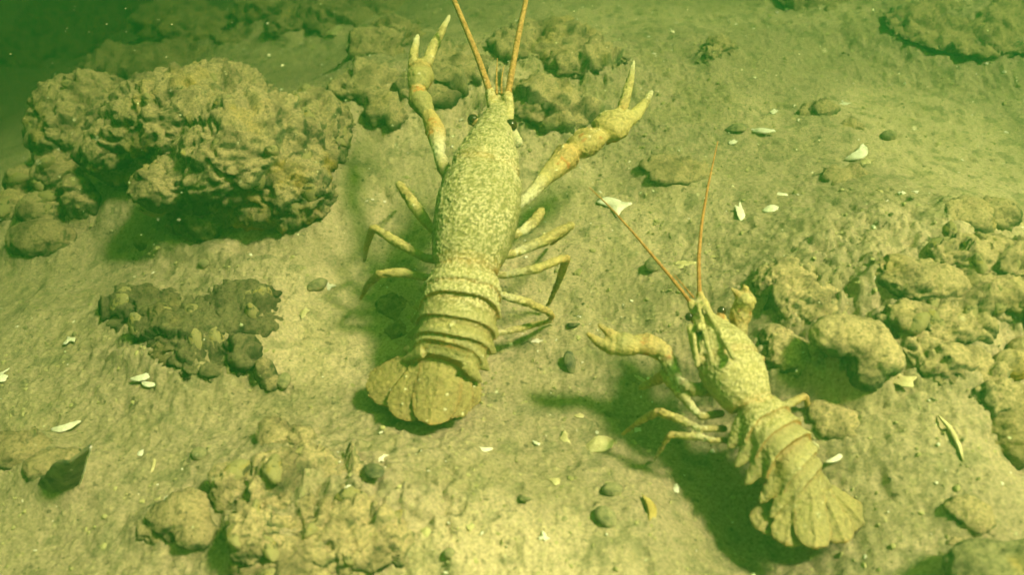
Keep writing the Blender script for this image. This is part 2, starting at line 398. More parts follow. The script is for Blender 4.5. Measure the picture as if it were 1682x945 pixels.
rock('ochre_stone', 'smooth orange brown rounded stone at the right edge', 'stone',
     [(1662, 600, 0.7, 32, 28, 28), (1690, 580, 0.7, 34, 28, 30)], 183, 0.07, 0.15, 0.3, 0, 1.15, 1.0)
rock('boulder', 'dark green shaded rock at the right edge', 'rock',
     [(1665, 725, 0.7, 56, 40, 56), (1690, 680, 0.9, 66, 40, 40)], 185, 0.075, 0.5, 0.6, 0.2, 0.9, 0.3)
rock('boulder', 'brown rounded rock in the bottom right corner', 'rock',
     [(1640, 940, 1.4, 84, 60, 44), (1700, 925, 1.5, 60, 50, 42)], 187, 0.065, 0.22, 0.7, 0, 1.0, 1.6, 0.35)
rock('boulder', 'small crumbling stone above the bottom right corner rock', 'rock',
     [(1590, 850, 0.2, 36, 34, 30), (1570, 890, 0.1, 26, 24, 20)], 189, 0.065, 0.4, 1.0, 0, 1.0, 0.3)
rock('boulder', 'low stone with crusty top behind the rock field near the right edge', 'rock',
     [(1585, 355, 0.5, 50, 46, 30), (1630, 350, 0.4, 40, 36, 24)], 191, 0.10, 0.5, 1.1, 0, 1.0, 0.5)
rock('flat_stone', 'half buried flat stone between the tail of the right crayfish and the hollow', 'stone',
     [(1395, 690, 0.0, 62, 44, 24)], 193, 0.07, 0.4, 0.8, 0.5, 1.1, 0.1)
# far, fading into the water
far = [
 ('mossy round boulder between the right antenna and right claw of the left crayfish', [(880, 165, 0.9, 66, 60, 50), (925, 190, 0.6, 46, 46, 34)], 0.85, 0.55),
 ('mossy boulder behind the left antenna of the left crayfish', [(745, 110, 0.7, 60, 60, 44), (700, 150, 0.4, 44, 44, 30)], 0.8, 0.5),
 ('green brown boulder at the top edge, right of the right antenna', [(900, 70, 0.9, 80, 70, 44), (970, 100, 0.6, 60, 60, 36)], 0.75, 0.55),
 ('upright ochre and dark stone standing alone near the top, right of centre', [(1165, 95, 0.8, 20, 24, 44), (1186, 80, 0.9, 22, 24, 34)], 0.8, 0.9),
 ('dark mound fading into green water at the top right corner', [(1590, 40, 0.5, 120, 110, 34), (1680, 20, 0.5, 90, 90, 38)], 0.62, 0.0),
 ('dark low mound at the top edge, above the upright ochre stone', [(1350, 0, 0.8, 70, 60, 26)], 0.5, 0.1),
 ('dark brown mound at the top edge, left of the left crayfish claws', [(580, 22, 0.8, 76, 70, 36), (538, 15, 0.7, 70, 66, 32)], 0.55, 0.2),
 ('dim mound in the gloom behind the encrusted rock', [(250, 105, 0.9, 100, 66, 36), (190, 120, 0.8, 60, 60, 30)], 0.6, 0.1),
 ('dim mound in the top left corner', [(160, 30, 1.0, 110, 100, 40), (60, 80, 0.6, 80, 80, 30)], 0.55, 0.1),
 ('small brown stone in the green gloom above the encrusted rock', [(385, 60, 0.5, 30, 34, 24)], 0.7, 0.5),
 ('crusty brown boulder between the encrusted rock and the left claw of the left crayfish', [(600, 140, 0.7, 50, 50, 34), (640, 180, 0.5, 40, 44, 30)], 0.8, 0.4),
 ('small dark crusted stone far right of the right claw, left of an ochre one', [(1345, 190, 0.6, 26, 30, 30)], 0.7, 0.5),
 ('small ochre crusted stone far right of the right claw, right of a dark one', [(1398, 207, 0.6, 28, 26, 26)], 0.75, 0.9),
 ('dark low patch of stones above the antennae of the right crayfish', [(1120, 285, 0.4, 50, 34, 22), (1092, 272, 0.4, 34, 26, 20)], 0.75, 0.1),
 ('low dark stone below the ribbed white shell valves', [(1385, 292, 0.4, 34, 24, 22)], 0.7, 0.1),
 ('low brown rubble in the gloom left of the small brown stone', [(290, 44, 1.4, 62, 60, 60), (322, 52, 1.3, 54, 50, 54)], 0.7, 0.5),
 ('low mossy rubble just left of the left claw of the left crayfish', [(650, 60, 1.3, 46, 44, 50), (615, 80, 1.2, 40, 40, 44)], 0.75, 0.4),
 ('brownish mound at the top edge between the gloom and the left claw', [(450, 22, 1.4, 66, 60, 60), (490, 40, 1.2, 44, 44, 50)], 0.65, 0.5),
]
for k, (lab, bl, tone, och) in enumerate(far):
    bl = [(a_, b_, c_*0.45, d_*1.15, e_, f_*0.55) for (a_, b_, c_, d_, e_, f_) in bl]
    rock('boulder', lab, 'rock', bl, 201+k*7, 0.15 if k not in (3, 11, 12) else 0.09, 0.75 if k not in (3, 11, 12, 13, 14) else 0.4, 1.7, 0.3, 0.45+tone*0.65, och)

# ------------------------------------------------------------------ the lake bed
def axis(dense, far, g):
    a = list(dense); s = a[1]-a[0]; lo = []; x = a[0]
    while x > far[0]: s *= g; x -= s; lo.append(x)
    s = a[-1]-a[-2]; hi = []; x = a[-1]
    while x < far[1]: s *= g; x += s; hi.append(x)
    return np.array(lo[::-1]+a+hi)
xs = axis(np.arange(-27, 27, 0.062), (-420, 420), 1.10)
ys = [8.0]
while ys[-1] < 85: ys.append(ys[-1]+0.052+0.0016*(ys[-1]-8))
ys = axis(ys, (-300, 480), 1.10)
X, Y = np.meshgrid(xs, ys); X = X.ravel(); Y = Y.ravel()
Z = terr(X, Y); p3 = np.stack([X, Y, np.zeros_like(X)], 1)
ROUGH_AREAS = [(1450, 480, 300, 150, 1.0), (560, 840, 260, 130, 1.0), (900, 130, 330, 130, 0.9), (320, 540, 200, 130, 0.7), (1600, 50, 260, 120, 0.6), (300, 60, 420, 120, 0.9)]
ru = np.zeros(len(X))
for (a, b, rx, ry, h) in ROUGH_AREAS:
    q = G(a, b); s = PXS(q); ru = np.maximum(ru, h*np.exp(-(((X-q[0])/(rx*s))**2+((Y-q[1])/(ry*s*1.4))**2)))
near = np.exp(-np.maximum(0, np.hypot(X, Y-30)-45)/30)
sk = np.zeros(len(X)); wob = 1+0.35*fbm(p3*0.8, 3, 95)
for (a, b, rx, ry, zc_, rz_, kf) in SKIRTS:
    m = (np.abs(X-a) < 2.6*rx+1) & (np.abs(Y-b) < 2.6*ry+1)
    if not m.any(): continue
    rr = np.sqrt(((X[m]-a)/rx)**2+((Y[m]-b)/ry)**2)/wob[m]; top_ = zc_+rz_-Z[m]
    sk[m] = np.maximum(sk[m], np.clip(top_*kf, 0, 0.85)*np.exp(-np.maximum(0, rr-0.75)**2*3.2))
Z = Z+sk
# fine relief: crumbs, little scarps running with the slope, pits
rotd = np.stack([(X*0.80+Y*0.60)*0.9, (-X*0.60+Y*0.80)*2.4, X*0], 1)
streak = fbm(rotd*0.9, 4, 31)
wd, wi = worley(p3*np.array([1.5, 1.5, 1])+0.5*fbm(p3*1.2, 2, 5)[:, None], 9, True)
lump = np.clip(0.55-wd, 0, 1)
w2, i2 = worley(p3*np.array([4.2, 4.2, 1]), 19, True)
crumb = np.clip(0.42-w2, 0, 1)*(i2 > 0.45)
f1 = fbm(p3*0.5, 3, 41); f2 = fbm(p3*1.9, 3, 47, 0.62); f3 = fbm(p3*5.0, 1, 53)
op = 1-0.75*sstep(28, 40, Y)*(1-ru)
Z = Z+near*(0.26*f1*(0.5+1.4*ru)+(0.065+0.36*ru)*f2*op+0.03*np.sign(streak)*np.abs(streak)**0.6*sstep(-6, 4, X)*(1-ru)*op
            +(0.0+0.28*ru)*lump*(0.3+0.7*(wi > 0.5))+(0.12+0.22*ru)*crumb*op+(0.028+0.04*ru)*f3
            +ru*(0.13*shards(p3*1.1+0.3*f2[:, None], 83)+0.09*shards(p3*2.7, 87)))
pit = np.clip(fbm(p3*1.1, 3, 61)-0.28, 0, 1); Z -= near*pit*0.35
t1 = sstep(-0.35, 0.4, fbm(p3*0.16, 4, 71)); t2 = sstep(-0.2, 0.55, fbm(p3*0.7, 4, 73)); t3 = sstep(0.2, 0.5, fbm(p3*1.6, 3, 79))
C = SAND*(1-0.30*t2[:, None])+OLIVE*(0.30*t2[:, None])
C = C*(0.80+0.34*t1[:, None])
C = C*(1-0.45*t3[:, None])+DARKS*0.45*t3[:, None]
C = C*(1-0.35*(ru*t2)[:, None])+OLIVE*(0.35*(ru*t2))[:, None]
C = C*(1-sstep(0.0, 0.25, crumb)[:, None]*0.25*(i2 > 0.75)[:, None])+PALE*(sstep(0.0, 0.25, crumb)*0.25*(i2 > 0.75))[:, None]
nx, ny = len(xs), len(ys)
ii = (np.arange(ny-1)[:, None]*nx+np.arange(nx-1)[None, :]).ravel()
F = np.stack([ii, ii+1, ii+nx+1, ii+nx], 1)
ground = make('lake_bed', np.stack([X, Y, Z], 1), F, M_SAND, col=C); ground['kind'] = 'structure'
ZG = Z.reshape(ny, nx)
def gz(x, y):
    i = min(max(int(np.searchsorted(xs, x)), 1), nx-1); j = min(max(int(np.searchsorted(ys, y)), 1), ny-1)
    return float(ZG[j-1:j+1, i-1:i+1].mean())
def GG(px, py, dz=0.0):
    z = 0.0
    for _ in range(14):
        q = P(px, py, z); z = 0.5*z+0.5*gz(q[0], q[1])
    return P(px, py, z+dz)

# ------------------------------------------------------------------ crayfish
def unit(v): return v/np.linalg.norm(v)
BODY = np.array([0.27, 0.235, 0.085]); YEL = np.array([0.40, 0.33, 0.12]); ORG = np.array([0.42, 0.17, 0.04]); WHT = np.array([0.62, 0.59, 0.40]); OLV = np.array([0.18, 0.17, 0.055]); SILT = np.array([0.50, 0.455, 0.27])
def tube(S, pts, rad, cols, flat=1.0, m=14, up=np.array([0, 0, 1.0]), sub=5):
    pts = [np.asarray(p, float) for p in pts]; cols = list(cols)+[cols[-1]]*(len(pts)-len(cols)); P_, R_, C_ = [], [], []
    for i in range(len(pts)-1):
        for t in np.linspace(0, 1, sub, endpoint=(i == len(pts)-2)):
            P_.append(pts[i]*(1-t)+pts[i+1]*t); R_.append(rad[i]*(1-t)+rad[i+1]*t); C_.append(np.array(cols[i])*(1-t)+np.array(cols[i+1])*t)
    rings, cc = [], []
    n = len(P_)
    for i in range(n):
        T = unit(P_[min(i+1, n-1)]-P_[max(i-1, 0)]); U = up-(up@T)*T
        if np.linalg.norm(U) < 0.15: U = np.array([0, 1.0, 0])-T[1]*T
        U = unit(U); Rr = np.cross(T, U); ring = []
        def mk(ctr, r): return [ctr+Rr*math.cos(a)*r+U*math.sin(a)*r*flat for a in np.linspace(0, 2*math.pi, m, endpoint=False)]
        if i == 0:
            rings += [mk(P_[0]-T*R_[0]*0.8, R_[0]*0.45)]; cc.append(C_[0])
        rings.append(mk(P_[i], R_[i])); cc.append(C_[i])
        if i == n-1: rings += [mk(P_[i]+T*R_[i]*0.8, R_[i]*0.45)]; cc.append(C_[i])
    S.loft(rings, np.array(cc))
def plate(S, base, tip, w0, w1, nrm, th, c0, c1, m=9, roundness=0.5, ribs=True, rim=0.6):
    """flat lobe, widening from base to a rounded end"""
    T = tip-base; L = np.linalg.norm(T); T = T/L; nrm = unit(nrm-(nrm@T)*T); B = np.cross(T, nrm); rings = []; cc = []
    for t in np.linspace(0, 1, m*2):
        wd = (w0*(1-t)+w1*t)*(1 if t < roundness else math.sqrt(max(0.0, 1-((t-roundness)/(1-roundness))**2))*0.97+0.03)
        tt = th*(1-0.45*t); ring = []
        for a in np.linspace(0, 2*math.pi, 48, endpoint=False):
            u = math.cos(a); v = math.sin(a); v = math.copysign(abs(v)**0.6, v)
            rib = (0.55*th*math.exp(-(u/0.10)**2)+0.12*th*math.sin(u*22)*t)*(v > 0) if ribs else 0
            ring.append(base+T*L*t+B*u*wd+nrm*(v*tt*(1-0.4*u*u)+rib-0.35*wd*u*u*0.4))
        rings.append(ring)
        for a in np.linspace(0, 2*math.pi, 48, endpoint=False):
            e = min(1.0, sstep(0.80, 0.97, np.array(abs(math.cos(a))))*0.8+sstep(0.90, 0.99, np.array(t))*0.6)*rim
            cc.append((np.array(c0)*(1-t)+np.array(c1)*t)*(1-e)+ORG*0.9*e)
    cc += [cc[0], cc[-1]]; S.loft(rings, np.array(cc))
def body_loft(S, spine, cols, prof, m=40, roll=0.0):
    """spine: (point, half width, height above, depth below)"""
    rings = []; n = len(spine)
    for i in range(n):
        p, wd, ha, hb = spine[i]
        T = unit(spine[min(i+1, n-1)][0]-spine[max(i-1, 0)][0]); U = np.array([math.sin(roll), 0, math.cos(roll)]); U = unit(U-(U@T)*T); R = np.cross(T, U)
        ring = []
        for a in np.linspace(0, 2*math.pi, m, endpoint=False):
            u, v = math.cos(a), math.sin(a)
            u2 = math.copysign(abs(u)**prof, u); ring.append(p+R*u2*wd+U*(v*ha if v > 0 else v*hb))
        rings.append(ring)
    S.loft(rings, cols)
def resample(sp, n):
    a = np.array([np.r_[s[0], s[1:]] for s in sp], float); L = np.r_[0, np.cumsum(np.linalg.norm(np.diff(a[:, :3], axis=0), axis=1))]
    t = np.linspace(0, L[-1], n); b = np.stack([np.interp(t, L, a[:, k]) for k in range(a.shape[1])], 1)
    for _ in range(2): b[1:-1] = 0.25*b[:-2]+0.5*b[1:-1]+0.25*b[2:]
    return [(r[:3], r[3], r[4], r[5]) for r in b], t/L[-1]

def crayfish(cfg, label):
    zb = cfg.get('zboost', 0.0); Q = lambda t: P(t[0], t[1], t[2]+(zb*min(1.0, t[2]/1.2) if t[0] < 1175 and t[1] > 530 else 0))
    S = Soup(); roll = cfg.get('roll', 0.0)
    # carapace
    sp = []
    for (px, py, z, w_) in cfg['carapace']:
        c = P(px, py, z); s = PXS(c); sp.append((c, w_*s, w_*s*0.80, w_*s*0.75))
    sp, t = resample(sp, 34)
    gpos = cfg['groove']; sp2 = []
    for (c, a, h, d_), tt in zip(sp, t):
        k = 1-0.13*math.exp(-((tt-gpos)/0.020)**2)+0.035*math.exp(-((tt-gpos+0.05)/0.03)**2)-0.04*math.exp(-((tt-0.02)/0.02)**2)
        sp2.append((c, a*k, h*k, d_))
    cols = np.array([BODY*(1-0.0)+0*BODY for _ in sp2]); cols[:] = cfg['tone_carapace']
    for i, tt in enumerate(t):
        e = math.exp(-((tt-gpos-0.02)/0.03)**2)*0.35+math.exp(-((tt-0.0)/0.04)**2)*0.4
        cols[i] = cols[i]*(1-e)+ORG*1.2*e
    body_loft(S, sp2, cols, 0.86, roll=roll)
    # abdomen: six overlapping rings with side points
    ab = []
    for (px, py, z, w_) in cfg['abdomen']:
        c = P(px, py, z); s = PXS(c); ab.append((c, w_*s))
    nseg = len(ab)-1
    for i in range(nseg):
        (c0, w0), (c1, w1) = ab[i], ab[i+1]; T = unit(c1-c0); U = np.array([math.sin(roll), 0, math.cos(roll)]); U = unit(U-(U@T)*T); R = np.cross(T, U)
        L = np.linalg.norm(c1-c0); st = []
        for tt, k in ((-0.18, 0.78), (-0.05, 0.92), (0.2, 0.98), (0.6, 1.02), (0.92, 1.06), (1.08, 1.08), (1.16, 1.02), (1.2, 0.85)):
            wd = (w0*(1-tt)+w1*tt)*(1+(k-1)*cfg.get('step', 1.0)); st.append((c0+T*L*tt, wd, wd*(0.80-(0.08*(i == nseg-2)+0.12*(i == nseg-1))-(0.05*(i == nseg-2)+0.20*(i == nseg-1))*max(0, tt)), wd*0.34))
        cc = np.array([cfg['tone_abdomen']*(1.0)]*len(st)); cc[4:6] = cfg['tone_abdomen']*0.8+SILT*0.25; cc[6:] = cfg['tone_abdomen']*0.35+ORG*0.55; cc[0:2] = cfg['tone_abdomen']*0.5+ORG*0.35; cc[2] = cfg['tone_abdomen']*0.72+ORG*0.12
        rings = []
        for (p, wd, ha, hb) in st:
            rings.append([p+T*wd*cfg.get('sweep', 0.34)*(1-max(0.0, math.sin(a)))**1.3*(1 if math.sin(a) > -0.3 else 0.8)+R*math.copysign(abs(math.cos(a))**0.8, math.cos(a))*wd*0.97+U*(math.sin(a)*ha if math.sin(a) > 0 else math.sin(a)*hb) for a in np.linspace(0, 2*math.pi, 36, endpoint=False)])
        S.loft(rings, cc)
        for sg in (-1, 1):
            b0 = c0+T*L*0.42+R*sg*w0*0.62+U*w0*0.34
            b0 = b0+T*w0*0.22; po = cfg['pleura']*(1.25 if sg > 0 else 0.8)
            tip = b0+R*sg*w0*(0.22+po*0.40)-U*w0*(0.30+po*0.30)+T*L*0.85
            plate(S, b0, tip, L*0.66, L*0.46, R*sg+U*0.9, 0.15, cfg['tone_abdomen'], cfg['tone_abdomen']*0.9, roundness=0.15, rim=0.35, ribs=False)
    # tail fan
    for (bx_, by_, bz_, tx, ty, tz_, w0, w1, th) in cfg['fan']:
        b_, t_ = P(bx_, by_, bz_), P(tx, ty, tz_); s = PXS(b_)
        plate(S, b_, t_, w0*s, w1*s, np.array([0, -0.25, 1.0]), th, cfg['tone_fan'], cfg['tone_fan']*0.85+ORG*0.12, m=12, roundness=0.62, rim=0.45)
    # limbs
    for li, lm in enumerate(cfg['limbs']):
        for seg in lm:
            pts = [Q(p) for p in seg[0]]; s = PXS(pts[0])*(1.24 if li == 0 else 1.14 if li == 1 else 1.08); tube(S, pts, [r*s for r in seg[1]], seg[2], seg[3] if len(seg) > 3 else 1.0)
    # eye stalks, antenna bases, scales
    for (px, py, z, r) in cfg['eyes']:
        c = P(px, py, z); s = PXS(c); r = r*s; dirn = unit(P(*cfg['head'])-c)
        tube(S, [c+dirn*r*2.6, c+dirn*r*0.6], [r*0.8, r*0.85], [BODY, ORG])
    # rostrum ridges and spines
    tip = P(*cfg['rostrum'][0]); basep = P(*cfg['rostrum'][1]); s = PXS(tip); T = unit(tip-basep); Rv = unit(np.cross(T, np.array([0, 0, 1.0]))); Ln = np.linalg.norm(tip-basep)
    wR = cfg['rostrum'][2]*s
    for sg in (-1, 1):
        tube(S, [basep+Rv*sg*wR+np.array([0, 0, wR*0.5]), tip*0.75+basep*0.25+Rv*sg*wR*0.55+np.array([0, 0, 0.05])], [wR*0.25, wR*0.18], [YEL, YEL])
        tube(S, [tip*0.75+basep*0.25+Rv*sg*wR*0.55, tip*0.93+basep*0.07+Rv*sg*wR*0.75], [wR*0.17, wR*0.05], [YEL, WHT])
    tube(S, [basep, tip*0.7+basep*0.3, tip], [wR*0.9, wR*0.62, wR*0.12], [YEL, YEL, WHT], 0.6)
    for (a_, b_, r0_, r1_) in cfg.get('ridges', ()):
        a_, b_ = P(*a_), P(*b_); tube(S, [a_, b_], [r0_, r1_], [YEL*0.9+0.05, YEL])
    # spiny knobs along the upper limbs
    r_ = np.random.default_rng(cfg['seed'])
    for (seg, cnt) in cfg['spines']:
        a, b_, rr = Q(seg[0]), Q(seg[1]), seg[2]; s = PXS(a)
        for _ in range(cnt):
            t = r_.uniform(0, 1); d = r_.normal(size=3); T = unit(b_-a); d = unit(d-(d@T)*T); c = a*(1-t)+b_*t+d*rr*s*0.95; S.ball(c, 0.055, ORG*1.1, None, 5)
    V, N, F = S.fuse(cfg['voxel']); C = S.tones(V)
    # shell grain and the dusting of silt
    up = N[:, 2]
    f = fbm(V*2.0, 3, cfg['seed']+1); g, gi = worley(V*cfg['grain'], cfg['seed']+2)
    seg = np.array([P(*q)[:3] for q in cfg['silt_zone']]); rad = cfg['silt_rad']
    dist = np.full(len(V), 1e9)
    for a, b_ in zip(seg[:-1], seg[1:]):
        ab_ = b_-a; t = np.clip(((V-a)@ab_)/(ab_@ab_), 0, 1); dist = np.minimum(dist, np.linalg.norm(V-a-t[:, None]*ab_, axis=1))
    zone = sstep(rad*1.25, rad*0.8, dist)
    s1 = zone*sstep(-0.25, 0.55, up+0.35*f)*cfg['silt']*(0.72+0.28*sstep(-0.25, 0.2, fbm(V*0.9, 3, cfg['seed']+13)+0.25*fbm(V*4, 2, 3)))
    grain = sstep(0.66, 0.42, g)*(0.30+0.70*(gi > 0.12))*sstep(-0.75, -0.1, fbm(V*6, 2, cfg['seed']+61))
    mo, _ = worley(V*7.5+0.5*fbm(V*3, 2, 7)[:, None], cfg['seed']+31); mm = sstep(0.38, 0.72, mo)*(1-zone)*(0.15+0.5*sstep(-0.2, 0.3, fbm(V*0.8, 2, 5)))
    d = -0.03*mm+s1*(grain*0.034*(0.3+1.4*sstep(-0.3,0.3,f))-0.005)+0.020*fbm(V*7, 2, cfg['seed']+3)+0.012*f
    lat = np.abs(fbm(V*3.0, 3, cfg['seed']+51)); d -= 0.03*sstep(0.10, 0.0, lat)*(1-s1)
    w3, i3 = worley(V*2.6, cfg['seed']+7); dots = sstep(0.15, 0.09, w3)*(i3 > 0.35)*sstep(0.1, 0.5, up)*(1-zone)*cfg['dots']
    V2 = V+N*(d+dots*0.05)[:, None]
    C = C*(1+0.28*f[:, None])
    C = C*(1-mm[:, None])+(OLV*0.35+ORG*0.25)*mm[:, None]
    C = C*(1-0.7*(s1*(1-grain))[:, None])+(OLV*0.7+SILT*0.12)*(0.7*s1*(1-grain))[:, None]
    C = C*(1-(s1*grain)[:, None])+SILT*1.08*(s1*grain)[:, None]
    lt = 0.45*sstep(0.0, 0.8, up+0.6*fbm(V*1.3, 3, cfg['seed']+9))*(1-zone)*cfg.get('film', 0.6)
    C = C*(1-lt[:, None])+SILT*0.72*lt[:, None]
    C = C*(1-dots[:, None])+np.array([0.7, 0.68, 0.45])*dots[:, None]
    org = np.array([V2[:, 0].mean(), V2[:, 1].mean(), tz(V2[:, 0].mean(), V2[:, 1].mean())])
    root = empty('crayfish', org); tag(root, label, 'crayfish')
    make('body', V2, F, M_CRAY, root, np.clip(C, 0.01, 0.85), org)
    for (px, py, z, r) in cfg['eyes']:
        c = P(px, py, z); r = r*PXS(c); E = Soup(); E.ball(c, (r, r, r*1.05), (1, 1, 1), None, 14); make('eye', np.concatenate(E.V), E.F, M_EYE, root, None, c)
    for (pts, r0, r1, mat) in cfg['antennae']:
        q = np.array([Q(p) for p in pts]); s = PXS(q[0]); L = np.r_[0, np.cumsum(np.linalg.norm(np.diff(q, axis=0), axis=1))]
        n = int(L[-1]/0.06); t = np.linspace(0, L[-1], n); c = np.stack([np.interp(t, L, q[:, k]) for k in range(3)], 1)
        for _ in range(60): c[1:-1] = 0.25*c[:-2]+0.5*c[1:-1]+0.25*c[2:]
        A = Soup(); rings = []
        for i in range(n):
            T = unit(c[min(i+1, n-1)]-c[max(i-1, 0)]); U = unit(np.cross(T, [1.0, 0.1, 0])); R = np.cross(T, U)
            k = t[i]/L[-1]; rr = (r0*(1-k)**1.0+r1*k)*s*(1.14 if i % 2 else 0.90)
            rings.append([c[i]+R*math.cos(a)*rr+U*math.sin(a)*rr for a in np.linspace(0, 2*math.pi, 8, endpoint=False)])
        A.loft(rings, (1, 1, 1)); make('antenna', np.concatenate(A.V), A.F, mat, root, None, q[0])
    return root

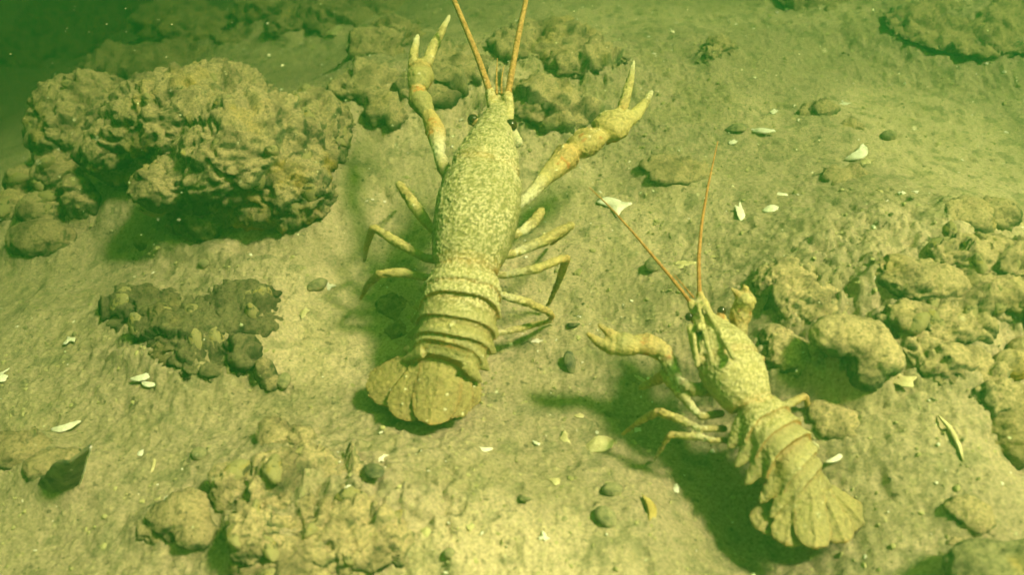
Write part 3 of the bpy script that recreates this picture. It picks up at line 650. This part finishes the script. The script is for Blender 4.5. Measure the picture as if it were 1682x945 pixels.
Y_, O_, W_, B_, D_ = YEL*1.15+0.02, ORG*0.45+YEL*0.75, WHT, BODY, YEL*0.8
OY = YEL*0.95+ORG*0.16
big = dict(seed=301, voxel=0.048, roll=0.10, groove=0.47, pleura=0.75, grain=11.5, silt=0.9, dots=1.0, film=0.35,
  tone_carapace=OLV*0.6+BODY*0.4, tone_abdomen=OLV*0.35+YEL*0.55+SILT*0.1, tone_fan=OLV*0.40+YEL*0.50+ORG*0.04,
  carapace=[(766, 448, 3.5, 52), (768, 425, 3.7, 60), (777, 385, 4.1, 68), (785, 345, 4.5, 70), (791, 310, 4.8, 66), (797, 280, 5.0, 58), (803, 252, 5.15, 47), (808, 226, 5.25, 37), (812, 206, 5.3, 27), (816, 186, 5.3, 17), (819, 170, 5.3, 11)],
  abdomen=[(765, 441, 3.5, 59), (762, 465, 3.2, 63), (758, 492, 2.9, 65), (753, 520, 2.5, 66), (748, 547, 2.1, 64), (741, 571, 1.85, 60), (734, 591, 1.65, 52)],
  fan=[(702, 580, 1.6, 604, 652, 0.5, 22, 50, 0.07), (712, 582, 1.7, 654, 690, 0.65, 22, 48, 0.07), (764, 586, 1.6, 764, 674, 0.6, 18, 36, 0.07), (750, 586, 1.7, 742, 690, 0.7, 22, 42, 0.07), (730, 580, 1.8, 706, 700, 0.85, 36, 42, 0.08)],
  ridges=[((800, 250, 5.85), (813, 172, 5.5), 0.05, 0.06), ((820, 250, 5.85), (826, 172, 5.5), 0.05, 0.06)],
  head=(808, 225, 5.0), rostrum=((822, 147, 5.4), (814, 195, 5.35), 11),
  eyes=[(777, 197, 5.4, 9.5), (839, 206, 5.45, 10.5)],
  limbs=[
   # right claw
   [([(835, 345, 3.9), (864, 328, 4.1)], [10, 8], [W_, W_]), ([(866, 326, 4.1), (895, 293, 4.3), (932, 256, 4.5)], [8, 11, 20], [W_, Y_, O_]),
    ([(938, 252, 4.6), (948, 243, 4.65), (966, 232, 4.7), (984, 226, 4.7)], [10, 19, 23, 15], [O_, OY, OY], 0.85),
    ([(988, 222, 4.7), (994, 216, 4.75), (1008, 204, 4.8), (1022, 194, 4.9)], [14, 24, 27, 19], [OY, OY, Y_], 0.7),
    ([(1018, 208, 4.85), (1042, 190, 4.9), (1060, 168, 5.0), (1070, 150, 5.1)], [12, 9.5, 6.5, 3.5], [OY, Y_, Y_, W_], 0.85),
    ([(1020, 184, 5.0), (1028, 160, 5.2), (1036, 128, 5.4), (1040, 102, 5.5)], [7, 7.5, 5.5, 3.2], [O_, Y_, Y_, W_], 0.85)],
   # left claw
   [([(770, 330, 3.9), (728, 276, 4.4), (721, 252, 4.65)], [12, 10, 9], [D_, D_, W_]), ([(721, 246, 4.7), (716, 215, 5.0), (704, 188, 5.2)], [10, 15, 11], [W_, O_, OY]),
    ([(702, 186, 5.2), (690, 165, 5.4), (684, 148, 5.5)], [12, 18, 11], [B_, B_, O_], 0.9),
    ([(687, 143, 5.5), (691, 125, 5.7), (690, 108, 5.8)], [15, 21, 14], [B_, YEL*0.7+OLV*0.4, O_], 0.8),
    ([(678, 108, 5.8), (680, 85, 6.0), (686, 58, 6.1)], [8, 6.5, 3.5], [Y_, Y_, W_]),
    ([(700, 106, 5.8), (712, 75, 6.1), (726, 50, 6.3), (738, 26, 6.4)], [9, 7.5, 6, 3], [Y_, Y_, Y_, W_])],
   # right legs
   [([(820, 390, 3.2), (850, 385, 3.4)], [7, 7], [Y_, Y_]), ([(855, 382, 3.4), (878, 364, 3.5), (889, 347, 3.5)], [7, 9, 8], [W_, Y_, OY]), ([(889, 347, 3.5), (882, 352, 1.8), (872, 362, 0.2)], [6, 5, 3], [Y_, Y_, O_])],
   [([(810, 420, 3.0), (845, 417, 3.0)], [7, 7], [Y_, Y_]), ([(848, 415, 3.0), (895, 395, 3.2), (938, 370, 3.3)], [7, 9.5, 7.5], [W_, Y_, OY]), ([(938, 370, 3.3), (925, 385, 1.8), (905, 402, 0.2)], [6, 5, 3], [Y_, Y_, O_])],
   [([(800, 450, 2.8), (832, 453, 2.8)], [6, 6], [Y_, Y_]), ([(834, 452, 2.8), (880, 442, 3.0), (928, 424, 3.1)], [6, 8, 6.5], [W_, Y_, OY]), ([(931, 424, 3.1), (918, 462, 1.6), (902, 498, 0.4), (895, 508, 0.15)], [7, 6, 4, 2], [O_, Y_, OY, W_])],
   [([(790, 475, 2.5), (820, 484, 2.5)], [6, 6], [Y_, Y_]), ([(822, 485, 2.5), (865, 497, 2.1), (900, 512, 1.6)], [6, 7.5, 6], [W_, Y_, OY]), ([(902, 514, 1.6), (907, 520, 0.8), (900, 530, 0.1)], [6, 5, 3], [OY, O_, W_])],
   [([(780, 545, 1.6), (806, 550, 1.2)], [5, 5], [Y_, Y_]), ([(806, 550, 1.2), (850, 541, 0.9), (885, 532, 0.6), (908, 528, 0.1)], [5, 6, 5, 2.5], [W_, Y_, Y_, O_])],
   # left legs
   [([(745, 400, 3.2), (708, 374, 3.3)], [8, 8], [D_, D_]), ([(706, 372, 3.3), (680, 337, 3.6), (656, 303, 3.7)], [8, 10, 7], [D_, Y_, OY]), ([(656, 303, 3.7), (660, 312, 2.0), (664, 326, 0.2)], [6, 5, 3], [Y_, Y_, O_])],
   [([(740, 430, 3.0), (700, 424, 3.0)], [7, 7], [D_, D_]), ([(698, 424, 3.0), (652, 398, 3.1), (614, 374, 3.2)], [6.5, 8.5, 6.5], [D_, Y_, OY]), ([(612, 375, 3.2), (602, 405, 1.6), (598, 430, 0.2)], [6.5, 5.5, 3.5], [OY, Y_, W_])],
   [([(745, 465, 2.7), (702, 456, 2.6)], [6, 6], [D_, D_]), ([(700, 456, 2.6), (660, 448, 2.6), (625, 450, 2.5)], [6, 8, 7], [D_, Y_, OY]), ([(624, 450, 2.5), (604, 468, 1.4), (592, 492, 0.1)], [7, 6, 3], [OY, D_, O_])],
   # antenna stems
   [([(812, 200, 5.2), (808, 172, 5.4), (805, 152, 5.6)], [7, 8, 8], [B_, OY, O_]), ([(832, 205, 5.2), (836, 178, 5.4), (834, 155, 5.6)], [8, 9, 8], [Y_, Y_, O_])],
   [([(850, 235, 4.9), (838, 208, 4.9)], [9, 7], [W_, W_])],
  ],
  spines=[(((900, 285, 4.3), (932, 256, 4.5), 16), 9), (((934, 250, 4.6), (985, 224, 4.7), 19), 16), (((720, 246, 4.7), (704, 188, 5.2), 13), 10), (((690, 165, 5.4), (691, 120, 5.7), 15), 8), (((990, 224, 4.7), (1020, 196, 4.9), 19), 12)],
  silt_zone=[(768, 440, 3.8), (785, 345, 4.6), (800, 260, 5.2), (816, 185, 5.4), (820, 160, 5.4)], silt_rad=1.75,
  antennae=[([(805, 152, 5.6), (790, 108, 6.2), (772, 62, 6.9), (748, 5, 7.8), (715, -70, 8.6), (690, -150, 9)], 5.6, 1.9, M_ANT), ([(834, 156, 5.6), (842, 110, 6.2), (851, 60, 6.9), (864, 0, 7.8), (876, -70, 8.6), (880, -150, 9)], 5.6, 1.9, M_ANT),
            ([(816, 155, 5.5), (815, 130, 5.9), (817, 95, 6.3)], 2.2, 0.6, M_ANT), ([(824, 155, 5.5), (822, 135, 5.9), (828, 108, 6.2)], 2.0, 0.6, M_ANT)])
crayfish(big, 'larger crayfish with silt dusted back and both claws raised, head away from the camera')

small = dict(seed=331, voxel=0.042, roll=0.22, groove=0.42, pleura=1.35, sweep=0.42, grain=12.0, silt=0.75, dots=0.35, film=0.75,
  tone_carapace=YEL*0.72+SILT*0.22, tone_abdomen=YEL*0.60+BODY*0.3, tone_fan=YEL*0.55+BODY*0.35,
  carapace=[(1232, 668, 2.60, 38), (1226, 655, 2.70, 45), (1213, 630, 2.90, 54), (1200, 604, 3.10, 57), (1191, 582, 3.20, 53), (1185, 566, 3.30, 47), (1177, 550, 3.35, 34), (1167, 532, 3.40, 21), (1157, 512, 3.45, 10)],
  abdomen=[(1229, 664, 2.50, 46), (1246, 690, 2.30, 52), (1262, 714, 2.10, 55), (1279, 738, 1.90, 56), (1295, 762, 1.60, 54), (1310, 785, 1.30, 50), (1325, 812, 1.00, 44)],
  fan=[(1298, 806, 1.1, 1243, 872, 0.6, 12, 36, 0.11), (1310, 810, 1.2, 1289, 898, 0.75, 14, 36, 0.11), (1362, 804, 1.1, 1420, 864, 0.5, 12, 36, 0.11), (1350, 808, 1.2, 1388, 893, 0.7, 14, 36, 0.11), (1330, 804, 1.4, 1339, 903, 1.0, 24, 35, 0.12)],
  zboost=0.75, step=1.7, ridges=[((1168, 592, 4.2), (1146, 500, 3.75), 0.10, 0.07), ((1205, 588, 4.2), (1153, 496, 3.75), 0.10, 0.07), ((1146, 600, 3.9), (1138, 545, 3.7), 0.10, 0.07)],
  head=(1178, 550, 3.00), rostrum=((1143, 486, 3.50), (1170, 540, 3.55), 12),
  eyes=[(1132, 521, 3.50, 7.0), (1185, 511, 3.50, 7.5)],
  limbs=[
   # left claw
   [([(1180, 640, 2.00), (1135, 640, 1.90), (1118, 628, 1.90)], [10, 9, 7], [D_, D_, W_]), ([(1113, 620, 1.90), (1098, 594, 2.00), (1088, 578, 2.10)], [7, 11, 14], [W_, Y_, OY]),
    ([(1086, 576, 2.10), (1064, 566, 2.20), (1046, 566, 2.20)], [15, 17, 14], [OY, O_, OY], 0.85),
    ([(1044, 568, 2.20), (1022, 566, 2.20), (1006, 562, 2.20)], [15, 19, 14], [OY, B_, OY], 0.8),
    ([(1008, 572, 2.20), (988, 566, 2.20), (966, 549, 2.30)], [11, 8, 3], [OY, OY, O_]), ([(1012, 554, 2.30), (998, 545, 2.40), (984, 534, 2.50)], [8, 6, 3], [OY, O_, O_])],
   # right claw, pointing away
   [([(1205, 600, 2.50), (1216, 572, 2.70)], [9, 9], [Y_, Y_]), ([(1217, 570, 2.70), (1216, 548, 2.90), (1214, 530, 3.10)], [9, 11, 13], [Y_, Y_, O_]),
    ([(1214, 528, 3.10), (1217, 514, 3.30), (1221, 504, 3.50)], [15, 17, 14], [O_, OY, OY]), ([(1221, 504, 3.50), (1224, 494, 3.70), (1222, 486, 3.80)], [15, 16, 12], [OY, Y_, Y_]),
    ([(1216, 488, 3.80), (1208, 480, 4.00), (1202, 474, 4.10)], [7, 5, 2.5], [OY, O_, O_]), ([(1228, 486, 3.80), (1226, 476, 4.00), (1220, 468, 4.10)], [7, 5, 2.5], [OY, O_, O_])],
   [([(1185, 680, 1.60), (1150, 685, 1.60)], [6, 6], [D_, D_]), ([(1145, 680, 1.60), (1118, 648, 1.60), (1090, 618, 1.60)], [6, 8.5, 8], [W_, Y_, O_]), ([(1092, 617, 1.60), (1072, 628, 1.00), (1052, 638, 0.90)], [10, 8, 5], [O_, OY, O_]), ([(1060, 628, 0.90), (1042, 616, 0.90)], [3, 2], [W_, W_])],
   [([(1190, 705, 1.60), (1152, 705, 1.50)], [6, 6], [D_, D_]), ([(1150, 704, 1.50), (1118, 690, 1.60), (1084, 677, 1.60)], [5.5, 8, 7], [W_, Y_, O_]), ([(1082, 677, 1.60), (1052, 692, 0.90), (1022, 714, 0.10)], [7, 5.5, 3], [O_, OY, O_])],
   [([(1205, 725, 1.40), (1166, 724, 1.40)], [5, 5], [D_, D_]), ([(1162, 721, 1.40), (1130, 717, 1.30), (1102, 714, 1.20)], [5, 7, 6], [W_, Y_, OY]), ([(1100, 715, 1.20), (1088, 735, 0.90), (1075, 756, 0.00)], [6, 4.5, 2.5], [O_, OY, W_])],
   # right legs
   [([(1250, 670, 1.80), (1278, 674, 1.60)], [6, 6], [Y_, Y_]), ([(1278, 674, 1.60), (1300, 662, 1.70), (1322, 651, 1.70)], [6, 7.5, 6], [W_, Y_, O_]), ([(1324, 652, 1.70), (1328, 675, 1.10), (1326, 695, 0.90)], [5.5, 4.5, 2.5], [O_, OY, W_])],
   [([(1255, 690, 1.60), (1292, 697, 1.20)], [5, 5], [Y_, Y_]), ([(1292, 697, 1.20), (1318, 712, 0.90), (1345, 735, 0.90)], [4.5, 5, 2.5], [Y_, W_, W_])],
   [([(1200, 600, 2.60), (1240, 592, 2.50), (1252, 590, 2.40)], [7, 7, 6], [Y_, O_, O_])],
   # antenna stems
   [([(1150, 540, 3.20), (1140, 515, 3.30), (1134, 496, 3.50)], [6, 6.5, 6], [Y_, Y_, OY]), ([(1170, 530, 3.30), (1158, 502, 3.40), (1149, 482, 3.60)], [7, 7, 6], [Y_, Y_, O_])],
   [([(1150, 590, 2.70), (1140, 560, 2.80), (1134, 538, 2.90)], [10, 9, 6], [D_, Y_, Y_]), ([(1205, 565, 3.10), (1194, 540, 3.20), (1186, 520, 3.20)], [9, 7, 6], [Y_, Y_, OY])],
  ],
  spines=[(((1098, 594, 2.00), (1086, 576, 2.10), 12), 5), (((1086, 576, 2.10), (1046, 566, 2.20), 15), 12), (((1214, 528, 3.10), (1221, 504, 3.50), 14), 8)],
  silt_zone=[(1230, 662, 2.80), (1202, 602, 3.40), (1190, 575, 3.40)], silt_rad=1.15,
  antennae=[([(1134, 497, 3.50), (1110, 465, 3.90), (1080, 430, 4.30), (1040, 382, 4.60), (1000, 338, 4.80), (968, 308, 4.90)], 3.3, 0.9, M_ANT2), ([(1149, 483, 3.60), (1147, 430, 4.20), (1152, 370, 4.70), (1162, 310, 5.10), (1179, 232, 5.60)], 3.8, 0.9, M_ANT2),
            ([(1140, 490, 3.50), (1122, 468, 3.70), (1108, 452, 3.90)], 1.8, 0.5, M_ANT2)])
crayfish(small, 'smaller paler crayfish at the right with a hollow dark shadow under its jagged tail')

# ------------------------------------------------------------------ shells, chips, pebbles
def chip(name, label, px, py, Lpx, Wpx, ang, mat, kind, seed, cat='shell', tilt=0.15, lift=0.0, cup=0.35, group=None):
    r = np.random.default_rng(seed); c = GG(px, py, lift-(0.03 if kind != 'pebble' else 0.1)); s = PXS(c); k_ = 1.0 if kind == 'chip' else 1.0; cup = 0.16 if kind == 'chip' else cup; L, W = k_*Lpx*s/2, k_*Wpx*s/2/0.72
    a = math.radians(ang); A = np.array([math.cos(a), math.sin(a), 0]); Bv = np.array([-math.sin(a), math.cos(a), 0]); U = np.array([0, 0, 1.0])
    tl = np.array([A*math.cos(tilt)+U*math.sin(tilt), Bv, -A*math.sin(tilt)+U*math.cos(tilt)])
    S = Soup(); nr, na = 8, 28; th = 0.035+0.012*L
    edge = np.array([1+0.38*r.normal()*(kind == 'chip') for _ in range(10)])
    def shape(q):
        k = q/(2*math.pi)*10; i = int(k) % 10; f = k-int(k); e = edge[i]*(1-f)+edge[(i+1) % 10]*f
        x, y = math.cos(q), math.sin(q)
        if kind == 'chip':
            e0 = np.array([math.cos(i*2*math.pi/10), math.sin(i*2*math.pi/10)])*edge[i]; i1 = (i+1) % 10; e1 = np.array([math.cos(i1*2*math.pi/10), math.sin(i1*2*math.pi/10)])*edge[i1]
            return tuple(e0*(1-f)+e1*f)
        if kind == 'valve': y *= 0.85+0.28*x; x *= 1.0
        if kind == 'sliver': y = math.copysign(abs(y)**1.3, y)*0.7+0.9*(x*x-0.4)
        return x*e, y*e
    if kind == 'pebble':
        S.ball(np.zeros(3), (L, W, min(L, W)*0.7), (1, 1, 1), None, 14); V = np.concatenate(S.V); V = V*(1+0.22*fbm(V*2.2+seed, 3, seed)[:, None]); Fc = S.F
    else:
        top, bot = [], []
        for i in range(1, nr+1):
            k = i/nr
            for j in range(na):
                x, y = shape(2*math.pi*j/na); bend = cup*min(L, W)*(1-k*k)+0.25*cup*L*(x*k)**2*(-1)
                rg = 0.012*math.sin(k*30)*(kind != 'chip')
                top.append((x*k*L, y*k*W, bend+rg+th/2)); bot.append((x*k*L*0.98, y*k*W*0.98, bend+rg-th/2))
        V = top+bot+[(0, 0, cup*min(L, W)+th/2), (0, 0, cup*min(L, W)-th/2)]; nT = nr*na; Fc = []
        for i in range(nr-1):
            for j in range(na):
                a0 = i*na+j; b0 = i*na+(j+1) % na; Fc.append((a0, a0+na, b0+na, b0)); Fc.append((nT+a0, nT+b0, nT+b0+na, nT+a0+na))
        for j in range(na):
            Fc.append((2*nT, j, (j+1) % na)); Fc.append((2*nT+1, nT+(j+1) % na, nT+j)); e0 = (nr-1)*na+j; e1 = (nr-1)*na+(j+1) % na; Fc.append((e0, nT+e0, nT+e1, e1))
        V = np.array(V); V[:, :2] *= (1+(0.22 if kind == 'chip' else 0.10)*fbm(V*np.array([1, 1, 0])*(2.2/max(L, W))*1.6+seed*3.1, 3, seed))[:, None]; V += 0.03*np.stack([np.zeros(len(V)), np.zeros(len(V)), fbm(V*3+seed, 2, seed)], 1)
    V = V@tl+c; V[:, 2] += max(0.0, gz(c[0], c[1])+0.02-V[:, 2].min())*0.6
    o = make(name, V, Fc, mat, None, None, c); tag(o, label, cat, group); return o
SH = [
 ('shell_fragment', 'large white broken shell fragment crossed by the left antenna of the right crayfish', 1013, 343, 44, 36, 12, M_SHELL, 'chip', 0.1),
 ('shell_fragment', 'upright curved white fragment left of the white oval shell', 1214, 352, 34, 11, 100, M_SHELL, 'chip', 0.3),
 ('shell', 'smooth white oval shell on open sand, right of the upright curved fragment', 1266, 347, 30, 15, 5, M_SHELL, 'valve', 0.1),
 ('shell_fragment', 'small white chip just above the white oval shell', 1283, 320, 15, 8, 0, M_SHELL, 'chip', 0.1),
 ('shell', 'pale ribbed shell valve lying open, right of centre near the top', 1408, 256, 50, 20, 40, M_SHELL, 'sliver', 0.2),
 ('shell_fragment', 'cream chip touching the lower end of the ribbed valve', 1422, 268, 22, 12, 10, M_CREAM, 'chip', 0.2),
 ('shell', 'curved white shell rim at the tip of the right antenna of the right crayfish', 1250, 220, 44, 12, -35, M_SHELL, 'sliver', 0.3),
 ('shell', 'grey green shell half beside the curved white rim', 1208, 214, 36, 20, 0, M_PEB, 'valve', 0.2),
 ('shell_fragment', 'tiny pale chip above the dark and the ochre crusted stones', 1388, 172, 16, 6, 15, M_SHELL, 'chip', 0.1),
 ('shell_fragment', 'slanted pale chip between the right claw and the dark crusted stones', 1270, 186, 16, 7, 50, M_SHELL, 'chip', 0.1),
 ('shell', 'broken cream oval shell left of the front leg tips of the right crayfish', 982, 736, 54, 26, 15, M_CREAM, 'valve', 0.2),
 ('shell_fragment', 'round white chip left of the dark hollow under the right crayfish', 1110, 804, 14, 11, 0, M_SHELL, 'chip', 0.1),
 ('shell_fragment', 'white chip near the bottom edge at the centre', 893, 886, 17, 12, -10, M_SHELL, 'chip', 0.1),
 ('shell_fragment', 'dull white crumb on sand right of the narrow white sliver', 912, 793, 16, 10, -20, M_CREAM, 'chip', 0.1),
 ('shell', 'narrow white sliver below right of the left crayfish tail', 795, 741, 30, 9, -8, M_SHELL, 'sliver', 0.1),
 ('shell', 'thin dark edged sliver slanting on sand in the lower centre', 860, 823, 32, 10, -42, M_PEB, 'sliver', 0.5),
 ('shell_fragment', 'white chip beside the dark curved mussel shell', 625, 757, 19, 11, 30, M_SHELL, 'chip', 0.2),
 ('shell_fragment', 'white chip on sand above the low flat stone', 274, 823, 18, 9, -5, M_SHELL, 'chip', 0.2),
 ('shell', 'upper half of the open white shell pair below the dark clump', 238, 622, 48, 13, 18, M_SHELL, 'sliver', 0.15),
 ('shell', 'lower half of the open white shell pair below the dark clump', 245, 634, 40, 10, -24, M_SHELL, 'sliver', 0.15),
 ('shell_fragment', 'white curled chip on the open silt left of the dark clump', 115, 563, 27, 14, -28, M_SHELL, 'chip', 0.3),
 ('shell_fragment', 'white fragment cut by the left edge of the photo', 4, 620, 34, 20, -45, M_SHELL, 'chip', 0.2),
 ('shell', 'long white shell sliver lying on top of the tilted shell plate', 108, 706, 52, 13, 12, M_SHELL, 'sliver', 0.2),
 ('shell_fragment', 'small white chip on the dark edged stone', 57, 728, 19, 7, 20, M_SHELL, 'chip', 0.2),
 ('shell_fragment', 'slim cream chip between the dark clump and the left crayfish', 500, 519, 22, 9, 62, M_CREAM, 'chip', 0.2),
 ('shell_fragment', 'small white chip beside a grey pebble, above the slim cream chip', 541, 473, 15, 9, 70, M_SHELL, 'chip', 0.2),
 ('shell', 'thin pale upright sliver right of the tilted shell plate', 253, 768, 28, 5, 92, M_CREAM, 'sliver', 0.1),
 ('shell_fragment', 'tiny white chip above the thin pale upright sliver', 233, 746, 10, 7, 0, M_SHELL, 'chip', 0.1),
 ('shell', 'long white curved shell edge right of the tail of the right crayfish', 1372, 757, 42, 9, 28, M_SHELL, 'sliver', 0.2),
 ('shell_fragment', 'pale flake in the green gloom at the top, left of the claws', 551, 55, 20, 16, 40, M_CREAM, 'chip', 0.3),
 ('plant_stem', 'short yellow stem piece on sand left of the dark hollow', 1066, 842, 62, 16, 95, M_OCHRE, 'sliver', 0.1),
 ('shell', 'dark crescent shell on edge beside the shadow of the right crayfish claw', 936, 604, 40, 16, 105, M_DARKSH, 'valve', 0.7),
 ('shell', 'small dark crescent rim in the sand left of the right crayfish claw tips', 940, 538, 26, 8, -25, M_DARKSH, 'sliver', 0.4),
 ('mussel_shell', 'dark ribbed curved mussel shell at the top of the bottom clump', 613, 781, 62, 24, -52, M_DARKSH, 'valve', 0.5),
 ('shell_fragment', 'tiny white sliver beside the left crayfish rear leg tips', 880, 563, 18, 5, 0, M_SHELL, 'chip', 0.1),
 ('plant_stem', 'thin pale stem running down the slope right of the hollow', 1563, 722, 90, 9, 98, M_CREAM, 'sliver', 0.1),
 ('pebble', 'smooth grey oval pebble right of the lower centre', 1005, 810, 36, 18, -6, M_PEB, 'pebble', 0.0),
 ('pebble', 'dark crumbly pebble below the smooth grey oval one', 993, 856, 34, 34, 30, M_PEB, 'pebble', 0.0),
 ('shell_fragment', 'pale triangular shell flake right of the overhanging stone', 1478, 628, 40, 22, -30, M_CREAM, 'chip', 0.3),
 ('pebble', 'grey pebble alone on silt above the bottom clump, to its left', 329, 752, 28, 18, 0, M_PEB, 'pebble', 0.0),
 ('pebble', 'small bluish pebble close to the bottom edge, left of centre', 738, 913, 20, 14, 0, M_PEB, 'pebble', 0.0),
 ('pebble', 'small grey pebble right of the pointed stone', 468, 634, 24, 22, 0, M_PEB, 'pebble', 0.0),
 ('pebble', 'tiny dark pebble on the sand shelf above the dark clump', 337, 439, 18, 12, 0, M_PEB, 'pebble', 0.0),
 ('pebble', 'grey slanted pebble beside the small white chip, left of the crayfish leg', 524, 474, 38, 16, 40, M_PEB, 'pebble', 0.0),
 ('shell_fragment', 'pale cream fragment behind the antenna roots of the right crayfish', 1122, 437, 38, 12, 10, M_CREAM, 'chip', 0.1),
 ('pebble', 'dark green stone beside the left antenna of the right crayfish', 1073, 442, 26, 26, -40, M_PEB, 'pebble', 0.0),
 ('pebble', 'dark oval pebble right of the far crusted stones', 1458, 229, 30, 16, 10, M_PEB, 'pebble', 0.0),
 ('shell_fragment', 'tiny cream chip, left one of the three in a row above the rock field', 1446, 318, 12, 9, 90, M_CREAM, 'chip', 0.1),
 ('shell_fragment', 'tiny white chip, middle one of the three in a row above the rock field', 1482, 319, 12, 6, 0, M_SHELL, 'chip', 0.1),
 ('shell_fragment', 'tiny white chip, right one of the three in a row above the rock field', 1504, 318, 9, 6, 0, M_SHELL, 'chip', 0.1),
 ('shell_fragment', 'cream chip near the right edge above the crusty low stone', 1640, 340, 20, 10, -15, M_CREAM, 'chip', 0.1),
 ('shell_fragment', 'small white chip by the right claw tips of the left crayfish', 1203, 236, 16, 7, 40, M_SHELL, 'chip', 0.1),
 ('shell_fragment', 'pale crumb on sand, right of the lower centre near the left crayfish tail', 950, 685, 13, 8, 0, M_CREAM, 'chip', 0.1),
 ('shell_fragment', 'pale upright crumb on sand above the dull white one', 930, 722, 12, 20, 0, M_CREAM, 'chip', 0.1),
 ('shell_fragment', 'small white chip above the dark clump to the right of the mossy round boulder', 918, 136, 12, 8, 0, M_SHELL, 'chip', 0.1),
 ('shell_fragment', 'white chip on a clump beside the dark curved mussel shell', 572, 802, 9, 18, 0, M_SHELL, 'chip', 0.2),
 ('shell_fragment', 'slim white chip between the legs shadow of the right crayfish', 1048, 708, 14, 9, 0, M_SHELL, 'chip', 0.2),
]
for k, (nm, lab, px, py, L, W, an, mt, kd, ti) in enumerate(SH):
    cat = {'shell_fragment': 'shell fragment', 'pebble': 'pebble', 'plant_stem': 'stem', 'mussel_shell': 'mussel shell'}.get(nm, 'shell')
    chip(nm, lab, px, py, L, W, an, mt, kd, 500+k, cat, ti)
# the big tilted plate on the left, standing on edge
def shell_plate():
    a = GG(60, 800, -0.2); c = GG(128, 806, -0.3); top = P(150, 728, 2.0); back = P(92, 762, 1.2)
    nrm = unit(np.cross(c-a, top-a)); pts = []; n = 16
    for u in np.linspace(0, 1, n):
        for v in np.linspace(0, 1, n):
            l = a*(1-v)+back*v; r_ = c*(1-v)+top*v; pts.append(l*(1-u)+r_*u+nrm*(0.30*math.sin(math.pi*u)))
    pts = np.array(pts); pts += 0.10*np.stack([fbm(pts*1.6, 3, 4+k) for k in range(3)], 1); V = np.concatenate([pts, pts-nrm*0.12]); Fc = []
    for i in range(n-1):
        for j in range(n-1):
            q = i*n+j; Fc.append((q, q+1, q+n+1, q+n)); q += n*n; Fc.append((q, q+n, q+n+1, q+1))
    for i in range(n-1):
        for e0, e1 in ((i, i+1), ((n-1)*n+i+1, (n-1)*n+i), ((i+1)*n, i*n), (i*n+n-1, (i+1)*n+n-1)): Fc.append((e1, e0, e0+n*n, e1+n*n))
    root = empty('shell', a); tag(root, 'large dark tilted shell plate standing on edge at the lower left, one bright rim', 'shell')
    make('shell_wall', V, Fc, M_DARKSH, root, None, a)
    R_ = Soup(); ed = [pts[(n-1)*n+j]-nrm*0.06 for j in range(0, n, 2)]; tube(R_, ed, [0.05]*len(ed), [YEL]*len(ed), sub=2); make('rim', np.concatenate(R_.V), R_.F, M_SHELL, root, None, a)
shell_plate()

# ------------------------------------------------------------------ uncountable crumbs and drifting specks
def scatter(name, mat, n, seed, rng_px, size, drift=False):
    r = np.random.default_rng(seed); Vs, Fs, c0 = [], [], 0
    ico = np.array([(0,0,1),(0.894,0,0.447),(0.276,0.851,0.447),(-0.724,0.526,0.447),(-0.724,-0.526,0.447),(0.276,-0.851,0.447),(0.724,0.526,-0.447),(-0.276,0.851,-0.447),(-0.894,0,-0.447),(-0.276,-0.851,-0.447),(0.724,-0.526,-0.447),(0,0,-1)])
    fc = [(0,1,2),(0,2,3),(0,3,4),(0,4,5),(0,5,1),(1,6,2),(2,7,3),(3,8,4),(4,9,5),(5,10,1),(6,7,2),(7,8,3),(8,9,4),(9,10,5),(10,6,1),(11,7,6),(11,8,7),(11,9,8),(11,10,9),(11,6,10)]
    if drift:
        Q = np.stack([r.uniform(-32, 32, n), r.uniform(8, 75, n), r.uniform(1, 17, n)], 1); Q = Q[np.linalg.norm(Q-(0, 0, CAM_H), axis=1) > 21]
    else:
        x = r.uniform(-30, 30, n); y = 9+50*r.uniform(0, 1, n)**1.2
        ok = fbm(np.stack([x*0.25, y*0.25, x*0], 1), 3, 91) > r.uniform(-0.6, 0.3, n); x, y = x[ok], y[ok]
        Q = np.stack([x, y, ZG[np.clip(np.searchsorted(ys, y), 0, ny-1), np.clip(np.searchsorted(xs, x), 0, nx-1)]], 1)
    m = len(Q); s_ = size*np.exp(r.normal(size=m)*0.45)
    V = ico[None]*(1+0.25*r.normal(size=(m, 12, 1)))*s_[:, None, None]*np.stack([np.ones(m), r.uniform(0.5, 1, m), r.uniform(0.4, 0.9, m)], 1)[:, None, :]
    a = r.uniform(0, 6.28, m); ca, sa = np.cos(a)[:, None], np.sin(a)[:, None]
    V = np.stack([V[..., 0]*ca-V[..., 1]*sa, V[..., 0]*sa+V[..., 1]*ca, V[..., 2]], 2)+Q[:, None, :]
    Vs = [V.reshape(-1, 3)]; Fs = [(np.array(fc)[None]+12*np.arange(m)[:, None, None]).reshape(-1, 3)]
    o = make(name, np.concatenate(Vs), np.concatenate(Fs), mat, smooth=False); o['kind'] = 'stuff'; return o
scatter('silt_crumbs', simple('silt crumb', (0.24, 0.23, 0.10), (0.46, 0.43, 0.22), 90, 0.95), 11000, 5, None, 0.048)
scatter('dark_grit', M_PEB, 2600, 6, None, 0.042)
scatter('shell_grit', M_SHELL, 1300, 7, None, 0.05)
scatter('drifting_specks', M_SPECK, 2600, 8, None, 0.021, True)
